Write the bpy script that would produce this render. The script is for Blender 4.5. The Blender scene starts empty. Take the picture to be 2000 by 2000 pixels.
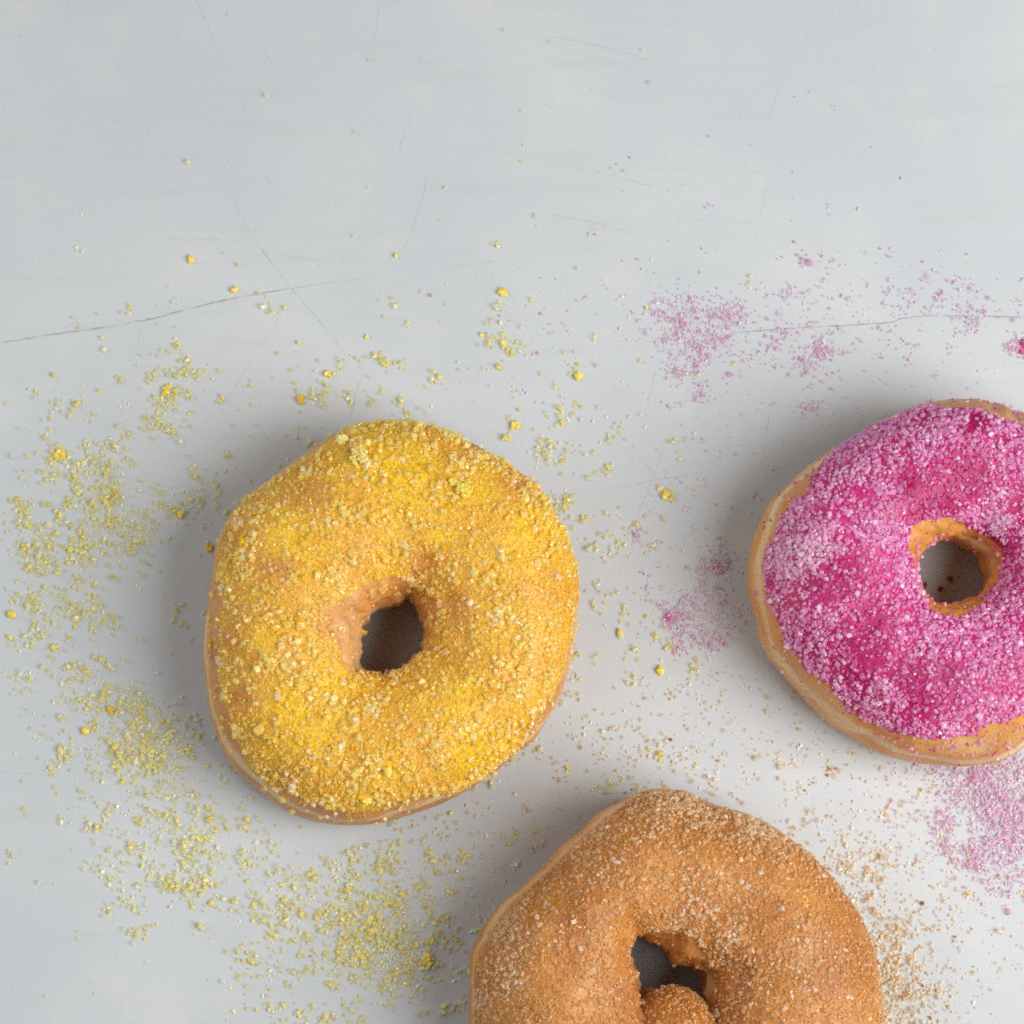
import bpy, bmesh, math
import numpy as np
from mathutils import Vector

# ------------------------------------------------------------------ camera, light, exposure
S = 0.000125            # metres of table per photo pixel (2000 px = 25 cm)
H = 0.75                # camera height over the table
NX, NY = 480.0, 1800.0  # photo pixel straight below the lens (the photo is a crop: lens shift)

def W(px, py, z=0.0):
    """photo pixel -> world x, y at height z"""
    k = (H - z) / H
    return ((NX - 1000 + (px - NX) * k) * S, (1000 - NY - (py - NY) * k) * S)

def P(x, y, z):
    """world -> photo pixel"""
    k = H / (H - z)
    return NX + (x / S + 1000 - NX) * k, NY + (1000 - y / S - NY) * k

scene = bpy.context.scene
cd = bpy.data.cameras.new('camera')
cam = bpy.data.objects.new('camera', cd)
scene.collection.objects.link(cam)
cx0, cy0 = W(NX, NY)
cam.location = (cx0, cy0, H)
cam.rotation_euler = (0, 0, 0)
cd.sensor_width = 36.0
cd.lens = 36.0 * H / (2000 * S)
cd.shift_x = (1000 - NX) / 2000
cd.shift_y = (NY - 1000) / 2000
cd.clip_start = 0.02
cd.clip_end = 10
cd.dof.use_dof = True
cd.dof.focus_distance = H - 0.024
cd.dof.aperture_fstop = 11.0
scene.camera = cam

world = bpy.data.worlds.new('World')
scene.world = world
world.use_nodes = True
bg = world.node_tree.nodes['Background']
bg.inputs[0].default_value = (0.95, 0.97, 1.0, 1)
bg.inputs[1].default_value = 0.07

def area(name, loc, target, size, power, col):
    ld = bpy.data.lights.new(name, 'AREA')
    ld.shape = 'RECTANGLE'
    ld.size, ld.size_y = size
    ld.energy = power
    ld.color = col
    o = bpy.data.objects.new(name, ld)
    scene.collection.objects.link(o)
    o.location = loc
    d = Vector(target) - Vector(loc)
    o.rotation_euler = d.to_track_quat('-Z', 'Y').to_euler()
    return o

area('window_light', (0.58, -0.21, 0.68), (0.0, -0.02, 0.0), (0.62, 0.75), 10.6, (1.0, 0.982, 0.958))
area('fill_light', (-0.70, 0.24, 0.66), (0.0, 0.0, 0.0), (1.1, 1.1), 5.2, (1.0, 0.98, 0.965))  # added fill lamp that softens the shadow sides, no real source stands there

scene.view_settings.view_transform = 'Standard'
scene.view_settings.look = 'None'
scene.view_settings.exposure = 0.0
scene.view_settings.gamma = 1.0
scene.view_settings.use_curve_mapping = False
scene.render.engine = 'CYCLES'
scene.cycles.max_bounces = 12
scene.cycles.transmission_bounces = 8
scene.cycles.transparent_max_bounces = 24
scene.cycles.sample_clamp_indirect = 4.0
scene.cycles.use_denoising = False
scene.cycles.diffuse_bounces = 4

rng = np.random.default_rng(7)

# ------------------------------------------------------------------ helpers
def lin(c):
    c = np.asarray(c, float) / 255.0
    return np.where(c <= 0.04045, c / 12.92, ((c + 0.055) / 1.055) ** 2.4)

def _hash(ix, iy, iz, seed):
    h = (ix * 374761393 + iy * 668265263 + iz * 2147483647 + seed * 1274126177) & 0xFFFFFFFF
    h = ((h ^ (h >> 13)) * 1274126177) & 0xFFFFFFFF
    h = ((h ^ (h >> 16)) * 2246822519) & 0xFFFFFFFF
    return ((h ^ (h >> 15)) & 0xFFFFFF) / float(0xFFFFFF)

def vnoise(p, scale, seed=0):
    """smooth value noise, -1..1; p (N,3) metres, scale = feature size in metres"""
    q = np.asarray(p) / scale + 100.0
    i = np.floor(q).astype(np.int64)
    f = q - i
    f = f * f * f * (f * (f * 6 - 15) + 10)
    r = 0
    for a in (0, 1):
        wx = f[:, 0] if a else 1 - f[:, 0]
        for b in (0, 1):
            wy = f[:, 1] if b else 1 - f[:, 1]
            for c in (0, 1):
                wz = f[:, 2] if c else 1 - f[:, 2]
                r = r + wx * wy * wz * _hash(i[:, 0] + a, i[:, 1] + b, i[:, 2] + c, seed)
    return r * 2 - 1

def fbm(p, scale, seed=0, oct=3):
    r = 0; a = 1.0; t = 0
    for k in range(oct):
        r = r + a * vnoise(p, scale / 2 ** k, seed + 17 * k); t += a; a *= 0.5
    return r / t

def np_mesh(name, verts, loops, starts, totals, mat, parent=None, smooth=False, attrs=None):
    me = bpy.data.meshes.new(name)
    me.vertices.add(len(verts)); me.vertices.foreach_set('co', np.ascontiguousarray(verts, np.float32).ravel())
    me.loops.add(len(loops)); me.loops.foreach_set('vertex_index', np.ascontiguousarray(loops, np.int32))
    me.polygons.add(len(starts))
    me.polygons.foreach_set('loop_start', np.ascontiguousarray(starts, np.int32))
    me.polygons.foreach_set('loop_total', np.ascontiguousarray(totals, np.int32))
    me.polygons.foreach_set('use_smooth', np.full(len(starts), smooth, bool))
    me.update(calc_edges=True)
    for k, v in (attrs or {}).items():
        if v.ndim == 1:
            at = me.attributes.new(k, 'FLOAT', 'POINT'); at.data.foreach_set('value', v.astype(np.float32))
        else:
            at = me.attributes.new(k, 'FLOAT_COLOR', 'POINT')
            c = np.ones((len(v), 4), np.float32); c[:, :v.shape[1]] = v
            at.data.foreach_set('color', c.ravel())
    me.materials.append(mat)
    o = bpy.data.objects.new(name, me)
    scene.collection.objects.link(o)
    if parent is not None:
        o.parent = parent
        o.matrix_parent_inverse = parent.matrix_basis.inverted()
    return o

def tag(o, label=None, cat=None, group=None, kind=None):
    for k, v in (('label', label), ('category', cat), ('group', group), ('kind', kind)):
        if v: o[k] = v
    return o

# ------------------------------------------------------------------ materials
def new_mat(name):
    m = bpy.data.materials.new(name); m.use_nodes = True
    nt = m.node_tree
    return m, nt, nt.nodes['Principled BSDF']

def node(nt, typ, **kw):
    n = nt.nodes.new(typ)
    for k, v in kw.items(): setattr(n, k, v)
    return n

def mixc(nt, fac, a, b):
    n = node(nt, 'ShaderNodeMix', data_type='RGBA')
    for sock, v in ((n.inputs[0], fac), (n.inputs[6], a), (n.inputs[7], b)):
        if hasattr(v, 'is_output'): nt.links.new(v, sock)
        elif isinstance(v, (int, float)): sock.default_value = v
        else: sock.default_value = (*v, 1)
    return n.outputs[2]

def math_n(nt, op, a, b=0.0, clamp=False):
    n = node(nt, 'ShaderNodeMath', operation=op, use_clamp=clamp)
    for sock, v in zip(n.inputs, (a, b)):
        if hasattr(v, 'is_output'): nt.links.new(v, sock)
        else: sock.default_value = v
    return n.outputs[0]

def noise_n(nt, co, scale, detail=3.0, rough=0.55):
    n = node(nt, 'ShaderNodeTexNoise')
    n.inputs['Scale'].default_value = scale
    n.inputs['Detail'].default_value = detail
    n.inputs['Roughness'].default_value = rough
    nt.links.new(co, n.inputs['Vector'])
    return n.outputs['Fac']

def ramp(nt, fac, lo, hi):
    n = node(nt, 'ShaderNodeMapRange'); n.interpolation_type = 'SMOOTHSTEP'
    nt.links.new(fac, n.inputs[0]); n.inputs[1].default_value = lo; n.inputs[2].default_value = hi
    return n.outputs[0]

def table_material():
    m, nt, b = new_mat('painted_board')
    tc = node(nt, 'ShaderNodeTexCoord'); co = tc.outputs['Object']
    mp = node(nt, 'ShaderNodeMapping'); nt.links.new(co, mp.inputs['Vector']); mp.inputs['Scale'].default_value = (1, 9, 1)
    n1 = noise_n(nt, co, 14, 3)
    n2 = noise_n(nt, mp.outputs[0], 22, 5, 0.6)
    n3 = noise_n(nt, co, 900, 2)
    n4 = noise_n(nt, co, 55, 4, 0.6)
    c = mixc(nt, ramp(nt, n1, 0.35, 0.68), (0.536, 0.572, 0.598), (0.586, 0.616, 0.636))
    c = mixc(nt, math_n(nt, 'MULTIPLY', ramp(nt, n2, 0.50, 0.74), 0.36), c, (0.50, 0.52, 0.53))
    c = mixc(nt, math_n(nt, 'MULTIPLY', ramp(nt, n4, 0.55, 0.75), 0.25), c, (0.68, 0.665, 0.645))
    c = mixc(nt, math_n(nt, 'MULTIPLY', ramp(nt, n3, 0.40, 0.75), 0.16), c, (0.48, 0.50, 0.51))
    vo = node(nt, 'ShaderNodeTexVoronoi'); vo.inputs['Scale'].default_value = 260; nt.links.new(co, vo.inputs['Vector'])
    sp = math_n(nt, 'MULTIPLY', math_n(nt, 'LESS_THAN', vo.outputs['Distance'], 0.075), 0.30)
    sel = node(nt, 'ShaderNodeSeparateColor'); nt.links.new(vo.outputs['Color'], sel.inputs[0])
    sp = math_n(nt, 'MULTIPLY', sp, math_n(nt, 'GREATER_THAN', sel.outputs[0], 0.72))
    c = mixc(nt, sp, c, (0.30, 0.31, 0.32))
    nt.links.new(c, b.inputs['Base Color'])
    b.inputs['Roughness'].default_value = 0.55
    b.inputs['Specular IOR Level'].default_value = 0.3
    bp = node(nt, 'ShaderNodeBump'); bp.inputs['Strength'].default_value = 0.12; bp.inputs['Distance'].default_value = 0.0004
    nt.links.new(math_n(nt, 'ADD', n3, math_n(nt, 'MULTIPLY', n2, 1.5)), bp.inputs['Height'])
    nt.links.new(bp.outputs[0], b.inputs['Normal'])
    return m

def scratch_material(name, col, op):
    m, nt, b = new_mat(name)
    b.inputs['Base Color'].default_value = (*col, 1); b.inputs['Roughness'].default_value = 0.8
    tc = node(nt, 'ShaderNodeTexCoord')
    n = noise_n(nt, tc.outputs['Object'], 160, 3, 0.7)
    at = node(nt, 'ShaderNodeAttribute', attribute_name='fade')
    f = math_n(nt, 'MULTIPLY', math_n(nt, 'MULTIPLY', ramp(nt, n, 0.30, 0.62), at.outputs['Fac']), op, True)
    tr = node(nt, 'ShaderNodeBsdfTransparent'); mx = node(nt, 'ShaderNodeMixShader')
    nt.links.new(f, mx.inputs[0]); nt.links.new(tr.outputs[0], mx.inputs[1]); nt.links.new(b.outputs[0], mx.inputs[2])
    nt.links.new(mx.outputs[0], nt.nodes['Material Output'].inputs['Surface'])
    return m

def dough_material(name, golden, dark, pale):
    m, nt, b = new_mat(name)
    tc = node(nt, 'ShaderNodeTexCoord'); co = tc.outputs['Object']
    cov = node(nt, 'ShaderNodeAttribute', attribute_name='coverage').outputs['Fac']
    band = node(nt, 'ShaderNodeAttribute', attribute_name='band').outputs['Fac']
    tint = node(nt, 'ShaderNodeAttribute', attribute_name='tint').outputs['Color']
    n1 = noise_n(nt, co, 75, 4, 0.6); n2 = noise_n(nt, co, 420, 3, 0.6); n3 = noise_n(nt, co, 1500, 2)
    d = mixc(nt, ramp(nt, n1, 0.34, 0.66), golden, dark)
    n0 = noise_n(nt, co, 38, 3, 0.6)
    d = mixc(nt, math_n(nt, 'MULTIPLY', ramp(nt, n0, 0.48, 0.70), 0.55), d, pale)
    n5 = noise_n(nt, co, 190, 4, 0.65)
    d = mixc(nt, math_n(nt, 'MULTIPLY', ramp(nt, n5, 0.55, 0.72), 0.45), d, dark)
    bn = math_n(nt, 'ADD', band, math_n(nt, 'MULTIPLY', math_n(nt, 'SUBTRACT', math_n(nt, 'ADD', math_n(nt, 'MULTIPLY', n1, 0.6), math_n(nt, 'MULTIPLY', n2, 0.4)), 0.5), 1.6))
    d = mixc(nt, math_n(nt, 'MULTIPLY', ramp(nt, bn, 0.15, 1.0), 0.85), d, pale)
    d = mixc(nt, math_n(nt, 'MULTIPLY', ramp(nt, n2, 0.5, 0.75), 0.30), d, dark)
    t2 = node(nt, 'ShaderNodeHueSaturation'); nt.links.new(tint, t2.inputs['Color'])
    nt.links.new(math_n(nt, 'ADD', math_n(nt, 'MULTIPLY', n3, 1.1), 0.45), t2.inputs['Value'])
    cn = math_n(nt, 'ADD', cov, math_n(nt, 'MULTIPLY', math_n(nt, 'SUBTRACT', n2, 0.5), 0.7))
    cf = ramp(nt, cn, 0.25, 0.7)
    nt.links.new(mixc(nt, cf, d, t2.outputs[0]), b.inputs['Base Color'])
    nt.links.new(math_n(nt, 'ADD', math_n(nt, 'MULTIPLY', cf, 0.1), 0.44), b.inputs['Roughness'])
    b.inputs['Subsurface Weight'].default_value = 0.15
    b.inputs['Subsurface Radius'].default_value = (1.0, 0.45, 0.18)
    b.inputs['Subsurface Scale'].default_value = 0.0025
    b.inputs['Coat Weight'].default_value = 0.18
    b.inputs['Coat Roughness'].default_value = 0.28
    hgt = math_n(nt, 'ADD', math_n(nt, 'ADD', math_n(nt, 'MULTIPLY', n2, 0.5), math_n(nt, 'MULTIPLY', n5, 1.2)), math_n(nt, 'MULTIPLY', math_n(nt, 'MULTIPLY', n3, cf), 0.35))
    bp = node(nt, 'ShaderNodeBump'); bp.inputs['Strength'].default_value = 0.8; bp.inputs['Distance'].default_value = 0.0008
    nt.links.new(hgt, bp.inputs['Height']); nt.links.new(bp.outputs[0], b.inputs['Normal'])
    return m

def sugar_material(name):
    """small cloudy crystals: part see-through, part scattering, with a shiny skin"""
    m, nt, b = new_mat(name)
    at = node(nt, 'ShaderNodeAttribute', attribute_name='grain_color')
    col = at.outputs['Color']
    df = node(nt, 'ShaderNodeBsdfDiffuse'); tl = node(nt, 'ShaderNodeBsdfTranslucent'); tr = node(nt, 'ShaderNodeBsdfTransparent'); gl = node(nt, 'ShaderNodeBsdfGlossy')
    nt.links.new(col, df.inputs['Color']); nt.links.new(col, tl.inputs['Color'])
    nt.links.new(mixc(nt, 0.72, col, (1, 1, 1)), tr.inputs['Color'])
    gl.inputs['Roughness'].default_value = 0.08
    def mx(f, x, y):
        n = node(nt, 'ShaderNodeMixShader')
        if hasattr(f, 'is_output'): nt.links.new(f, n.inputs[0])
        else: n.inputs[0].default_value = f
        nt.links.new(x, n.inputs[1]); nt.links.new(y, n.inputs[2]); return n.outputs[0]
    body = mx(0.2, df.outputs[0], tl.outputs[0])
    ed = node(nt, 'ShaderNodeAttribute', attribute_name='frosted_edge').outputs['Fac']
    body = mx(math_n(nt, 'MULTIPLY', at.outputs['Alpha'], math_n(nt, 'SUBTRACT', 0.86, math_n(nt, 'MULTIPLY', ed, 0.45))), body, tr.outputs[0])
    fr = node(nt, 'ShaderNodeFresnel'); fr.inputs['IOR'].default_value = 1.6
    out = mx(math_n(nt, 'MULTIPLY', fr.outputs[0], 0.8), body, gl.outputs[0])
    clear = node(nt, 'ShaderNodeBsdfTransparent'); geo = node(nt, 'ShaderNodeNewGeometry')
    out = mx(geo.outputs['Backfacing'], out, clear.outputs[0])      # the inside of a crystal is clear
    nt.links.new(out, nt.nodes['Material Output'].inputs['Surface'])
    nt.nodes.remove(b)
    return m

M_table = table_material()
M_dark = scratch_material('scratch_grime', (0.22, 0.225, 0.23), 0.32)
M_white = scratch_material('scratch_bare', (0.86, 0.86, 0.85), 0.55)
M_sugar = sugar_material('sugar_crystal')
def fine_material():
    m, nt, b = new_mat('sugar_dust')
    at = node(nt, 'ShaderNodeAttribute', attribute_name='grain_color')
    nt.links.new(at.outputs['Color'], b.inputs['Base Color']); b.inputs['Roughness'].default_value = 0.4
    return m
M_fine = fine_material()

# ------------------------------------------------------------------ table
def make_table():
    bm = bmesh.new()
    bmesh.ops.create_cube(bm, size=1.0)
    bmesh.ops.scale(bm, vec=(0.9, 0.9, 0.018), verts=bm.verts)
    bmesh.ops.translate(bm, vec=(0, 0, -0.009), verts=bm.verts)
    bmesh.ops.bevel(bm, geom=bm.edges[:], offset=0.002, segments=2, affect='EDGES')
    me = bpy.data.meshes.new('table_top'); bm.to_mesh(me); bm.free()
    me.materials.append(M_table)
    o = bpy.data.objects.new('table_top', me); scene.collection.objects.link(o)
    return tag(o, 'pale grey painted board with hairline cracks and fine scratches', 'table top', kind='structure')

table = make_table()

def scratch(name, pts, width, strength, mat, zi):
    p = np.array(pts, float)
    # resample
    seg = np.linalg.norm(np.diff(p, axis=0), axis=1); t = np.r_[0, np.cumsum(seg)]
    n = max(6, int(t[-1] / 9)); u = np.linspace(0, t[-1], n)
    q = np.c_[np.interp(u, t, p[:, 0]), np.interp(u, t, p[:, 1])]
    q += rng.normal(0, 0.55, q.shape)
    d = np.gradient(q, axis=0); d /= np.linalg.norm(d, axis=1)[:, None] + 1e-9
    nrm = np.c_[-d[:, 1], d[:, 0]]
    e = np.minimum(np.arange(n), np.arange(n)[::-1]) / (n * 0.22); e = np.clip(e, 0.05, 1)
    w = width * 0.5 * (0.55 + 0.45 * e) * (1 + 0.25 * rng.normal(size=n)).clip(0.5, 1.5)
    L, R = q + nrm * w[:, None], q - nrm * w[:, None]
    v = []
    for a in (L, R):
        x, y = W(a[:, 0], a[:, 1]); v.append(np.c_[x, y, np.full(n, 0.00002 + 0.000004 * zi)])
    v = np.vstack(v)
    i = np.arange(n - 1)
    loops = np.c_[i + n, i + n + 1, i + 1, i].ravel()
    fade = np.r_[e, e] * strength
    np_mesh(name, v, loops, np.arange(n - 1) * 4, np.full(n - 1, 4), mat, table, attrs={'fade': fade})

cracks = [
    ([(-180, 700), (90, 655), (200, 640), (300, 622), (400, 595), (480, 578), (560, 565), (660, 550), (730, 541)], 3.0, 1.0),
    ([(1240, 672), (1330, 660), (1450, 648), (1560, 640), (1650, 636), (1740, 630), (1762, 622), (1790, 618), (1880, 617), (2180, 625)], 2.8, 0.9),
]
scr = [
    ([(470, 425), (520, 500), (570, 565), (620, 622), (665, 680), (692, 715)], 2.4, .9), ([(598, 505), (565, 582), (525, 650), (488, 708), (425, 810)], 2.0, .65),
    ([(838, 318), (826, 385), (800, 460), (775, 525)], 2.0, .7), ([(712, 712), (695, 770), (678, 845)], 2.2, .8), ([(745, -5), (735, 50), (725, 108)], 1.8, .6),
    ([(832, 65), (816, 135)], 1.6, .5), ([(812, 190), (795, 250), (770, 320)], 2.0, .7), ([(380, -5), (405, 50), (432, 105)], 2.0, .7),
    ([(508, 88), (538, 138)], 2.0, .75), ([(455, 165), (490, 240)], 1.6, .4), ([(512, 330), (541, 384)], 2.0, .7), ([(445, 370), (485, 450)], 1.8, .6),
    ([(1020, 60), (1150, 85), (1240, 108), (1310, 136)], 2.0, .55), ([(1020, 195), (1130, 218)], 1.8, .4), ([(1070, 315), (1200, 343), (1300, 374)], 2.0, .6),
    ([(1040, 412), (1180, 438), (1268, 471)], 2.2, .65), ([(1260, 438), (1370, 430), (1470, 436), (1580, 446)], 1.8, .35), ([(1220, 330), (1400, 330), (1580, 342)], 1.6, .3),
    ([(1190, 955), (1260, 942), (1330, 930), (1385, 920)], 2.4, .85), ([(1235, 875), (1285, 935), (1345, 1002)], 2.2, .75), ([(1310, 838), (1255, 985), (1210, 1085)], 1.8, .5),
    ([(1286, 695), (1268, 780), (1250, 842)], 2.2, .7), ([(1518, 740), (1505, 800), (1492, 868), (1485, 935)], 2.4, .8), ([(1480, 545), (1400, 470), (1360, 400)], 1.2, .2),
    ([(1548, 100), (1520, 165), (1490, 285)], 1.6, .4), ([(1525, 250), (1480, 440), (1470, 530)], 1.6, .4), ([(-60, 1060), (40, 1190), (100, 1310), (165, 1440), (182, 1492)], 2.0, .65),
    ([(-120, 1500), (60, 1512), (140, 1522)], 2.4, .7), ([(368, 945), (398, 1000), (430, 1055)], 2.4, .8), ([(315, 1062), (425, 1090)], 2.2, .6), ([(1143, 1446), (1172, 1480)], 2.0, .6),
    ([(955, 1662), (1005, 1725)], 2.0, .6), ([(1440, 985), (1530, 974)], 2.4, .5), ([(290, 468), (380, 466), (480, 472)], 1.8, .4), ([(520, 495), (640, 512), (760, 515)], 1.8, .4),
    ([(0, 515), (110, 510)], 1.8, .35), ([(340, 370), (470, 368)], 1.6, .35), ([(1290, 1460), (1320, 1500)], 1.6, .4), ([(300, 700), (255, 610)], 1.2, .25),
    ([(210, 735), (260, 800), (300, 870)], 1.6, .4), ([(1340, 880), (1500, 866)], 1.8, .35), ([(860, 522), (1000, 508)], 1.8, .4),
]
wscr = [([(950, 445), (1050, 560), (1130, 660), (1200, 745)], 2.6, .9), ([(860, -5), (905, 60), (960, 130)], 2.0, .5), ([(890, 210), (950, 280), (1010, 350)], 2.0, .5),
        ([(60, 40), (140, 8)], 2.0, .5), ([(95, 145), (160, 118)], 2.0, .4), ([(740, 520), (728, 640)], 2.0, .5), ([(1000, 330), (1060, 400)], 1.8, .4)]
zi = 0
for pts, w, s in cracks: scratch('hairline_crack', pts, w, s, M_dark, zi); zi += 1
for pts, w, s in scr: scratch('scratch', pts, w * 0.9, s * 0.62, M_dark, zi); zi += 1
for pts, w, s in wscr: scratch('pale_scratch', pts, w, s, M_white, zi); zi += 1

# ------------------------------------------------------------------ sugar grains
def crystal_base():
    bm = bmesh.new(); bmesh.ops.create_cube(bm, size=1.0)
    bmesh.ops.bevel(bm, geom=bm.edges[:], offset=0.15, segments=1, affect='EDGES', clamp_overlap=True)
    v = np.array([x.co[:] for x in bm.verts]); f = [[a.index for a in p.verts] for p in bm.faces]; bm.free()
    return v, f
def cube_base():
    v = np.array([(x, y, z) for x in (-.5, .5) for y in (-.5, .5) for z in (-.5, .5)])
    f = [[0, 1, 3, 2], [4, 6, 7, 5], [0, 4, 5, 1], [2, 3, 7, 6], [0, 2, 6, 4], [1, 5, 7, 3]]
    return v, f
BASE = {'coarse': crystal_base(), 'fine': cube_base()}
def edge_flags(v, f):       # 1 on the bevels, 0 on the six big faces
    nr = [np.cross(v[p[1]] - v[p[0]], v[p[2]] - v[p[0]]) for p in f]
    return np.array([float(np.max(np.abs(x)) / np.linalg.norm(x) < 0.95) for x in nr])
EDGE = {k: edge_flags(*b) for k, b in BASE.items()}

def rand_rot(n):
    q = rng.normal(size=(n, 4)); q /= np.linalg.norm(q, axis=1)[:, None]
    w, x, y, z = q.T
    return np.stack([1 - 2 * (y * y + z * z), 2 * (x * y - z * w), 2 * (x * z + y * w),
                     2 * (x * y + z * w), 1 - 2 * (x * x + z * z), 2 * (y * z - x * w),
                     2 * (x * z - y * w), 2 * (y * z + x * w), 1 - 2 * (x * x + y * y)], 1).reshape(n, 3, 3)

def grains(kind, pos, size, col, alpha):
    """-> verts, loops, totals, colours for N crystals"""
    bv, bf = BASE[kind]; n = len(pos); k = len(bv)
    dims = np.c_[rng.uniform(0.85, 1.3, n), rng.uniform(0.75, 1.05, n), rng.uniform(0.65, 1.0, n)] * size[:, None]
    v = bv[None] * (1 + rng.normal(0, 0.07, (n, k, 3)))
    v = v * dims[:, None, :]
    v = np.einsum('nij,nkj->nki', rand_rot(n), v) + pos[:, None, :]
    base = np.concatenate([np.array(f) for f in bf]); tot = np.array([len(f) for f in bf])
    loops = (base[None] + (np.arange(n) * k)[:, None]).ravel()
    c = np.repeat(np.c_[col, alpha], k, axis=0)
    return v.reshape(-1, 3), loops, np.tile(tot, n), c, int(kind == 'fine'), np.tile(EDGE[kind], n)

def grain_mesh(name, sets, parent=None):
    V, L, T, C, K, E = [], [], [], [], [], []; off = 0
    for v, l, t, c, k, e in sets:
        V.append(v); L.append(l + off); T.append(t); C.append(c); K.append(np.full(len(t), k)); E.append(e); off += len(v)
    V, L, T, C = np.vstack(V), np.concatenate(L), np.concatenate(T), np.vstack(C)
    st = np.r_[0, np.cumsum(T)[:-1]]
    o = np_mesh(name, V, L, st, T, M_sugar, parent, False, {'grain_color': C})
    K = np.concatenate(K)
    ea = o.data.attributes.new('frosted_edge', 'FLOAT', 'FACE')
    ea.data.foreach_set('value', np.concatenate(E).astype(np.float32))
    if K.any():
        o.data.materials.append(M_fine); o.data.polygons.foreach_set('material_index', K.astype(np.int32))
    return o

# ------------------------------------------------------------------ doughnuts
def polar(pts, c, n):
    """closed outline in px -> radius on n even angles about c"""
    p = np.array(pts, float) - np.array(c); a = np.arctan2(-p[:, 1], p[:, 0]) % (2 * np.pi); r = np.hypot(p[:, 0], p[:, 1])
    o = np.argsort(a); a, r = a[o], r[o]
    a = np.r_[a[-2:] - 2 * np.pi, a, a[:2] + 2 * np.pi]; r = np.r_[r[-2:], r, r[:2]]
    # monotone-ish cubic (pchip-like via Catmull-Rom on fine linear + smoothing)
    th = np.arange(n) * 2 * np.pi / n
    lin_r = np.interp(th, a, r)
    k = 3
    ker = np.hanning(2 * k + 3)[1:-1]; ker /= ker.sum()
    return np.convolve(np.r_[lin_r[-k:], lin_r, lin_r[:k]], ker, 'valid')

def torus_points(Ro, Ri, h, C, lean, nphi, zc=0.37, n_top=2.2, n_bot=3.2):
    """Ro, Ri in px-at-table on nth angles about world centre C -> (nth,nphi,3) metres"""
    nth = len(Ro); th = np.arange(nth) * 2 * np.pi / nth
    ph = np.arange(nphi) * 2 * np.pi / nphi
    c, s = np.cos(ph), np.sin(ph)
    n = np.where(s >= 0, n_top, n_bot)
    cc = np.sign(c) * np.abs(c) ** (2 / n); ss = np.sign(s) * np.abs(s) ** (2 / n)
    zc = np.where(c >= 0, zc, 0.52)           # the throat of the hole sits higher than the outer belly
    z = h * np.where(ss >= 0, zc + (1 - zc) * ss, zc + zc * ss)
    mid, a = (Ro + Ri) / 2 * S, (Ro - Ri) / 2 * S
    r = mid[:, None] + a[:, None] * cc[None]
    # proofing line: a faint crease round the outside
    r = r - np.where(c > 0, 0.0006 * np.exp(-((z / h - 0.47) / 0.06) ** 2), 0)[None]
    x = C[0] + r * np.cos(th)[:, None] + lean[0] * S * (z / h)[None]
    y = C[1] + r * np.sin(th)[:, None] + lean[1] * S * (z / h)[None]
    return np.stack([x, y, np.broadcast_to(z, x.shape)], -1), ph

def fit(cpx, sil, hole, h, lean, nth=360, ks=21):
    tgt_o, tgt_i = polar(sil, cpx, nth), polar(hole, cpx, nth)
    Ro, Ri = tgt_o * 0.985, tgt_i * 1.0
    C = W(cpx[0], cpx[1], 0.37 * h)
    th = np.arange(nth)
    for it in range(10):
        pts, ph = torus_points(Ro, Ri, h, C, lean, 48)
        px, py = P(pts[..., 0], pts[..., 1], pts[..., 2])
        dx, dy = px - cpx[0], cpx[1] - py
        r = np.hypot(dx, dy); b = np.rint((np.arctan2(dy, dx) % (2 * np.pi)) / (2 * np.pi) * nth).astype(int) % nth
        mo = np.zeros(nth); np.maximum.at(mo, b.ravel(), r.ravel())
        mi = np.full(nth, 1e9); np.minimum.at(mi, b.ravel(), r.ravel())
        for arr, bad in ((mo, mo == 0), (mi, mi > 1e8)):
            if bad.any(): arr[bad] = np.interp(th[bad], th[~bad], arr[~bad], period=nth)
        Ro = Ro * (1 + 0.7 * (tgt_o / mo - 1)); Ri = np.maximum(8, Ri + 0.6 * (tgt_i - mi))
        ker = np.array([1, 2, 1]) / 4
        Ro = np.convolve(np.r_[Ro[-1], Ro, Ro[0]], ker, 'valid'); kr = np.hanning(ks + 2)[1:-1]; kr /= kr.sum(); m = ks // 2; Ri = np.convolve(np.r_[Ri[-m:], Ri, Ri[:m]], kr, 'valid')
    return Ro, Ri, C

def sm(x, a, b):
    t = np.clip((x - a) / (b - a), 0, 1); return t * t * (3 - 2 * t)

FOOT = []     # (centre px, Ro at table) for rejecting spilled grains

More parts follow.
